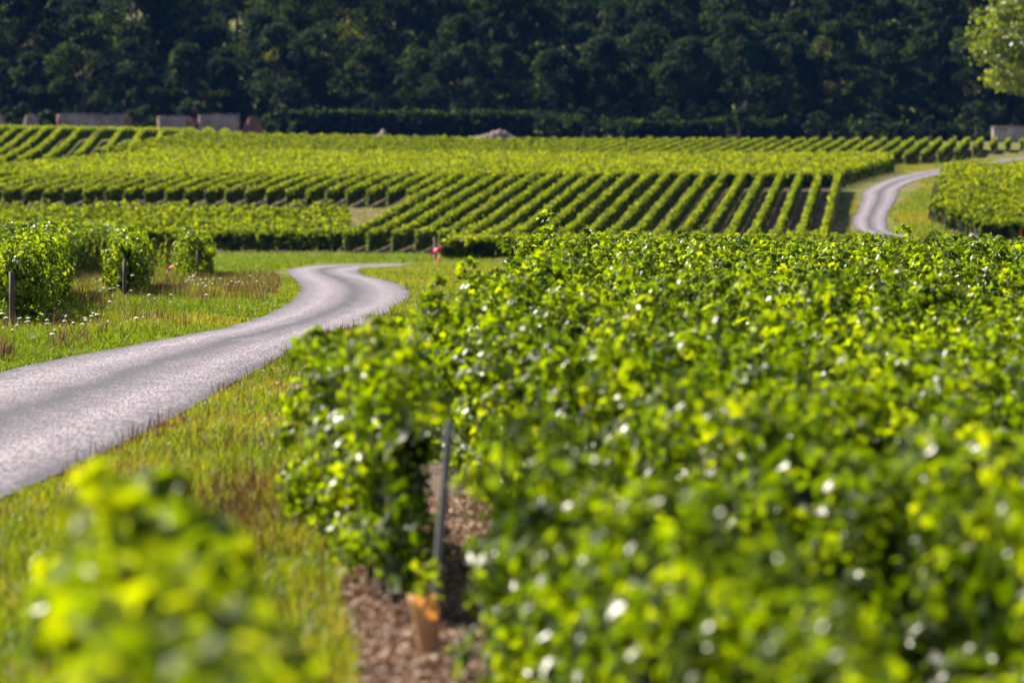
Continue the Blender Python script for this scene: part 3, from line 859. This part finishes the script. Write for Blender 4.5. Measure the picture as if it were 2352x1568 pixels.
# ------------------------------------------------------------------ small things
# grow tube by the metal post
def grow_tube():
    m, nt, p, out = new_mat("orange_plastic")
    p.inputs['Base Color'].default_value = (.78, .36, .08, 1); p.inputs['Roughness'].default_value = .4
    tr = nt.nodes.new("ShaderNodeBsdfTranslucent"); tr.inputs[0].default_value = (.95, .62, .22, 1)
    mx = nt.nodes.new("ShaderNodeMixShader"); mx.inputs[0].default_value = .6
    n = noise_node(nt, 9, 3)
    r = ramp(nt, [(.35, (.90, .62, .32)), (.7, (.95, .76, .50))]); nt.links.new(n.outputs[0], r.inputs[0]); nt.links.new(r.outputs[0], p.inputs['Base Color'])
    nt.links.new(p.outputs[0], mx.inputs[1]); nt.links.new(tr.outputs[0], mx.inputs[2]); nt.links.new(mx.outputs[0], out.inputs['Surface'])
    V = []; F = []; n_ = 20
    prof = [(.070, 0), (.078, .10), (.088, .22), (.096, .34), (.103, .395), (.098, .397), (.090, .34), (.066, .02)]
    for j, (r_, z) in enumerate(prof):
        for k in range(n_):
            a = 2 * math.pi * k / n_
            V.append((r_ * math.cos(a) + z * -.15, r_ * math.sin(a) * .9, z))
    for j in range(len(prof) - 1):
        for k in range(n_):
            k2 = (k + 1) % n_
            F.append((j * n_ + k, j * n_ + k2, (j + 1) * n_ + k2, (j + 1) * n_ + k))
    X, d = side(990, 33.6), 33.6
    root = empty("grow_tube", (X, d, float(T(X, d))))
    root.scale = (.88, .88, .92)
    tag(root, "orange plastic grow tube at the foot of the grey metal post", "grow tube")
    link("tube", np_mesh("tube", V, F, m, smooth=True), root)
    link("stake", tube_mesh("stake", [[(.03, .02, -.05, .012), (.03, .02, .30, .012)]], M_WOOD, 6), root)
    rs2 = np.random.RandomState(3)
    n = 46
    P = np.stack([rs2.normal(0, .05, n) - .03, rs2.normal(0, .05, n), rs2.uniform(.38, .62, n)], 1)
    V, F, tt = leaf_arrays(P, rs2.normal(0, .6, (n, 3)) + np.array([0, -.2, .6]), rs2.normal(0, 1, (n, 3)), np.full(n, .06), rs2.uniform(.5, .95, n), 'leaf', rs2)
    link("shoot", tube_mesh("shoot", [[(0, 0, 0, .008), (-.03, 0, .5, .005)]], M_BARK, 5), root)
    o = link("young_leaves", np_mesh("young_leaves", V, F, M_VINE, tt), root)
grow_tube()

def ribbon(pts, wdt, mat, label, name="ribbon"):
    """a fluttering strip through world points"""
    base = Vector(pts[0]); V = []; F = []
    Q = catmull([p for p in pts], 6)
    for i, q in enumerate(Q):
        tw = .5 * math.sin(i * .7)
        dv = Vector((math.sin(tw) * .5 + .3, .55, math.cos(tw))).normalized() * wdt / 2
        for s in (-1, 1):
            for th in (-.002, .002):
                V.append((q[0] - base.x + s * dv.x, q[1] - base.y + s * dv.y + th, q[2] - base.z + s * dv.z))
    for i in range(len(Q) - 1):
        a, b = i * 4, (i + 1) * 4
        F += [(a, a + 2, b + 2, b), (a + 1, b + 1, b + 3, a + 3), (a, b, b + 1, a + 1), (a + 2, a + 3, b + 3, b + 2)]
    o = link(name, np_mesh(name, V, F, mat, smooth=True)); o.location = base
    tag(o, label, "ribbon")
def zpt(px, py, d):
    return (side(px, d), d, CAM_H - (py - 316) * d / FPX)
ribbon([zpt(988, 585, 283), zpt(996, 578, 283.1), zpt(1002, 575, 282.9), zpt(1012, 570, 283)], .34, M_PINK, "pink and white tape fluttering from the dark post at the lane bend")
ribbon([zpt(1010, 588, 282), zpt(1006, 596, 281.9), zpt(999, 602, 282), zpt(994, 612, 282.1)], .34, M_RED, "red tape hanging below the pink tape at the lane bend")
ribbon([zpt(398, 611, 168.5), zpt(388, 618, 168.6), zpt(382, 627, 168.4), zpt(381, 633, 168.5), zpt(386, 638, 168.5)], .15, M_PINK, "pink tape caught on the vine row end nearest the lane bend")
# thin stakes and markers
def lone_post(px, py_top, d, h, r, mat, name, label, cat):
    X = side(px, d); z = float(T(X, d))
    o = link(name, tube_mesh(name, [[(0, 0, -.1, r), (.01, 0, h * .5, r), (.02, 0, h, r * .9)]], mat, 7, False)); o.location = (X, d, z)
    return tag(o, label, cat)
lone_post(1897, 480, 383, 1.25, .06, M_METAL, "steel_post", "pale steel post at the right edge of the slanting rows", "post")
lone_post(2141, 540, 352, .9, .04, M_WOOD_DARK, "marker_stake", "thin dark stake beside the lower end of the far bend", "stake")
def bin_box():
    X, d = side(2238, 347), 347
    z = CAM_H - (552 - 316) * d / FPX - .35
    g = float(T(X, d))
    root = empty("marker_board", (X, d, g)); tag(root, "pale pink board on a red-brown stake by the right-hand vines", "board")
    hgt = z - g
    me = box_mesh("board", [(-.28, .28, -.03, .03, .55 + .0, 1.05)], M_WHITE)
    link("board", me, root)
    link("stake", tube_mesh("stake", [[(0.02, -.055, -.1, .025), (0.02, -.055, 1.45, .025)]], mat_simple("red_brown_wood", (.30, .09, .06), .8, .2, 10), 6), root)
bin_box()
ribbon([zpt(2344, 528, 352), zpt(2347, 540, 352), zpt(2343, 553, 352)], .26, M_RED, "bright red tape on the vines at the right edge")

# ------------------------------------------------------------------ walls, hedge, rubble
def wall(name, x0, x1, d, ytop, label, cat, mat=M_STONE, rag=.25, thick=.6, ramps=(0, 0), coping=False, piers=(), group=None):
    X0, X1 = side(x0, d), side(x1, d)
    zt = CAM_H - (ytop - 316) * d / FPX
    n = max(4, int((X1 - X0) / .35))
    g = float(T((X0 + X1) / 2, d))
    V = []; F = []
    rw = np.random.RandomState(int(abs(x0)) + 3)
    hprev = 0
    for i in range(n + 1):
        f = i / n; x = X0 + (X1 - X0) * f
        hh = zt - g + rag * (float(vnoise(x, 0, 1.2, 90)) - .6) * 1.6 + rag * .25 * rw.normal()
        if ramps[0] and (x - X0) < ramps[0]: hh *= .35 + .65 * (x - X0) / ramps[0]
        if ramps[1] and (X1 - x) < ramps[1]: hh *= .25 + .75 * (X1 - x) / ramps[1]
        V += [(x - X0, -thick / 2, -.5), (x - X0, -thick / 2, hh), (x - X0, thick / 2, hh * .99), (x - X0, thick / 2, -.5)]
    for i in range(n):
        a, b = i * 4, i * 4 + 4
        F += [(a, b, b + 1, a + 1), (a + 1, b + 1, b + 2, a + 2), (a + 2, b + 2, b + 3, a + 3)]
    F += [(0, 1, 2, 3), (n * 4, n * 4 + 3, n * 4 + 2, n * 4 + 1)]
    me = np_mesh("stonework", V, F, mat)
    if coping or piers:
        root = empty(name, (X0, d, g)); link("stonework", me, root)
        if coping:
            link("coping", box_mesh("coping", [(-.08, X1 - X0 + .08, -thick / 2 - .08, thick / 2 + .08, zt - g + .003, zt - g + .16)], M_STONE), root)
        for (px, w_, h_) in piers:
            link("brick_pier", box_mesh("brick_pier", [(side(px, d) - X0, side(px, d) - X0 + w_, -thick / 2 - .06, thick / 2 + .06, -.5, h_)], M_BRICK), root)
    else:
        root = link(name, me); root.location = (X0, d, g)
    tag(root, label, cat, group)
    return root
DW = 770
wall("stone_wall", -60, 20, DW, 262, "broken stone wall at the left edge of the wood", "wall", ramps=(0, 1.0))
wall("stone_wall", 48, 96, DW, 261, "short ruined stone wall stub near the left edge, pointed top", "wall", ramps=(.8, .8))
wall("stone_wall", 131, 292, DW, 262, "longest stretch of ruined stone wall below the wood, brick at both ends", "wall", piers=[(131, .5, 2.7), (286, 1.0, 2.9)])
wall("stone_wall", 362, 436, DW, 266, "lower stone wall stretch with a brick end right of the longest one", "wall", piers=[(430, 1.2, 2.8)])
wall("stone_wall", 456, 550, DW, 262, "stone wall stretch with dark stains beside the broken brick corner", "wall")
wall("brick_wall", 553, 612, DW, 268, "crumbling red brick wall corner sloping down", "wall", mat=M_BRICK, ramps=(1.2, 1.4))
wall("garden_wall", 2278, 2440, 752, 293, "pale rendered wall with a coping under the bright tree on the right", "wall", mat=M_STONE_PALE, rag=.02, coping=True)

def hedge_thing(name, p0, p1, H, Wd, dens, size, label, cat, mat=M_TREE, **kw):
    rs_ = np.random.RandomState(int(abs(p0[0] * 10)) + 77)
    V, F, t_ = hedge_leaves(p0, p1, H, Wd, dens, size, 'card', rs_, spread=.3, per=6, rag=kw.get('rag', .12), z0=.1, z_var=.2, shoots=.1, tint_shift=kw.get('tint_shift', 0))
    o = link(name, np_mesh(name, V, F, mat, t_)); o.location = (p0[0], p0[1], float(T(*p0)))
    return tag(o, label, cat)
hedge_thing("hedge", (side(668, 775), 775), (side(1222, 775), 775), 3.7, 2.2, 150, .42, "long clipped dark hedge below the wood", "hedge")
hedge_thing("hedge", (side(1240, 790), 790), (side(1800, 790), 790), 2.6, 2.0, 110, .42, "lower dark hedge right of the clipped one", "hedge", rag=.3)
hedge_thing("hedge", (side(1790, 800), 800), (side(2285, 780), 780), 1.9, 1.8, 90, .40, "scrubby low hedge leading to the pale wall", "hedge", rag=.5)

def rubble(px0, px1, d, h, label):
    X0, X1 = side(px0, d), side(px1, d); g = float(T((X0 + X1) / 2, d))
    nx_, ny_ = 40, 10; V = []
    for j in range(ny_ + 1):
        for i in range(nx_ + 1):
            fx_, fy_ = i / nx_, j / ny_
            env = (math.sin(math.pi * fx_) ** .5) * (math.sin(math.pi * fy_) ** .8) if 0 < fx_ < 1 and 0 < fy_ < 1 else 0
            prof = .45 + .55 * math.exp(-((fx_ - .72) / .2) ** 2)
            V.append(((X1 - X0) * fx_, 4 * (fy_ - .5), env * h * prof * (.8 + .4 * random.random()) - .1))
    I = np.arange(len(V)).reshape(ny_ + 1, nx_ + 1)
    F = np.stack([I[:-1, :-1].ravel(), I[:-1, 1:].ravel(), I[1:, 1:].ravel(), I[1:, :-1].ravel()], 1)
    o = link("rubble_heap", np_mesh("rubble_heap", V, F, M_RUBBLE)); o.location = (X0, d, g)
    tag(o, label, "rubble heap")
rubble(1030, 1200, 748, 1.9, "long heap of pinkish rubble between the far vines and the hedge")
rubble(840, 900, 748, 1.9, "small rubble heap left of the long one")

# ------------------------------------------------------------------ trees
def tree_meshes(seed, H, R, base, n_clump, n_leaf, size, mat):
    rs = np.random.RandomState(seed)
    limbs = []
    tr = max(.18, H * .014)
    limbs.append([(0, 0, -.4, tr * 1.3), (rs.normal(0, .1), rs.normal(0, .1), H * .3, tr), (rs.normal(0, .3), rs.normal(0, .3), H * .62, tr * .6), (rs.normal(0, .4), rs.normal(0, .4), H * .9, tr * .15)])
    P = []; N = []
    for k in range(n_clump):
        f = rs.rand() ** .8
        zc = base + (H - base) * f
        prof = math.sin(math.pi * min(1, .22 + .78 * f) ** 1.1) ** .6 if f < .97 else .25
        rr = R * prof * math.sqrt(rs.uniform(.25, 1.0)); a = rs.uniform(0, 6.283)
        c = np.array([rr * math.cos(a), rr * math.sin(a), zc])
        if k % 3 == 0:
            z1 = max(H * .15, zc - rr * .7 - .5)
            limbs.append([(0, 0, z1, tr * .45), (c[0] * .5, c[1] * .5, (z1 + zc) / 2 + .3, tr * .28), (c[0], c[1], zc, tr * .08)])
        cr = rs.uniform(.55, 1.15) * R * .30
        q = norm(rs.normal(0, 1, (n_leaf, 3)))
        rad = cr * rs.uniform(.45, 1.1, (n_leaf, 1))
        off = q * rad * np.array([1.15, 1.15, .75])
        P.append(c + off); N.append(q + rs.normal(0, .5, (n_leaf, 3)) + np.array([0, 0, .35]))
    P = np.concatenate(P); N = np.concatenate(N); n = len(P)
    P[:, 2] = np.maximum(P[:, 2], .3)
    tint = np.clip(rs.normal(.45, .13, n) + np.repeat(rs.normal(0, .16, n_clump), n_leaf), 0, 1)
    V, F, tt = leaf_arrays(P, N, rs.normal(0, 1, (n, 3)) + np.array([0, 0, -.6]), size * rs.uniform(.6, 1.3, n), tint, 'card', rs)
    return tube_mesh("trunk", limbs, M_BARK, 6), np_mesh("crown", V, F, mat, tt)
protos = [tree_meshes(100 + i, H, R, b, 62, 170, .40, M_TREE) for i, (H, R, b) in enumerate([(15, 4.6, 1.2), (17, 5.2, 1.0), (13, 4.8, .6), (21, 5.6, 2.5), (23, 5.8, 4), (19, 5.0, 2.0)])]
rt = np.random.RandomState(99)
def plant_tree(X, d, pm, sc, label, group, name="broadleaf_tree"):
    r = empty(name, (X, d, float(T(X, d)) - .1), rt.uniform(0, 6.28)); r.scale = (sc * rt.uniform(.92, 1.1), sc * rt.uniform(.92, 1.1), sc)
    tag(r, label, "tree", group)
    link("trunk", pm[0], r); link("crown", pm[1], r)
    return r
for d0, ids, sp, sc, lab, grp in (
        (808, (0, 1, 2), 6.6, .95, "dark broadleaf tree in the front rank of the wood", "trees in the front rank of the wood"),
        (832, (1, 3, 5), 6.6, 1.1, "tall broadleaf tree in the second rank of the wood", "trees in the second rank of the wood"),
        (862, (3, 4, 5), 7.0, 1.2, "tall broadleaf tree deep in the wood", "trees deep in the wood"),
        (900, (3, 4, 5), 7.5, 1.4, "tall broadleaf tree at the back of the wood, only its top in the light", "trees at the back of the wood")):
    x = -.0905 * d0 - 14
    while x < .0905 * d0 + 14:
        plant_tree(x + rt.uniform(-1.5, 1.5), d0 + rt.uniform(-6, 6), protos[ids[rt.randint(3)]], sc * rt.uniform(.85, 1.15), lab, grp)
        x += sp
# bright tree on the right
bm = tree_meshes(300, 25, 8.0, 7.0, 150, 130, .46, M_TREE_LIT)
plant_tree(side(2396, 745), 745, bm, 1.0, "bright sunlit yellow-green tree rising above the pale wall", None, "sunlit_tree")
# ivy and shrubs over the walls
sm = [tree_meshes(400 + i, H, R, .2, 20, 60, .42, M_TREE) for i, (H, R) in enumerate([(4.2, 2.2), (3.4, 2.6), (5.2, 2.4)])]
for k, px in enumerate([30, 112, 312, 335, 352, 446, 604, 640, 1262, 1340, 1420, 2240, 2140, 2010, 1880, 1700]):
    plant_tree(side(px, 783 - (k % 3) * 3), 783 - (k % 3) * 4, sm[k % 3], .8 + .25 * (k % 2), "dark shrub growing over the broken walls on the left" if px < 700 else "dark shrub at the foot of the wood on the right",
               "shrubs among the broken walls" if px < 700 else "shrubs at the foot of the wood", "shrub")
for o in C.objects:
    if o.name.startswith("shrub"): o['category'] = "shrub"
hz = bpy.data.materials.new("thin_haze"); hz.use_nodes = True
hn = hz.node_tree; hn.nodes.clear()
ho = hn.nodes.new("ShaderNodeOutputMaterial"); hv_ = hn.nodes.new("ShaderNodeVolumePrincipled")
hv_.inputs['Color'].default_value = (.13, .36, 1.0, 1); hv_.inputs['Density'].default_value = 2.3e-5
hv_.inputs['Anisotropy'].default_value = 0.0
hn.links.new(hv_.outputs[0], ho.inputs['Volume'])
hzo = link("haze", box_mesh("haze", [(-1600, 1600, -80, 3300, -8, 110)], hz)); tag(hzo, kind="stuff", label="thin blue summer air over the valley", cat="haze")
print("rows", n_rows, "objects", len(C.objects))
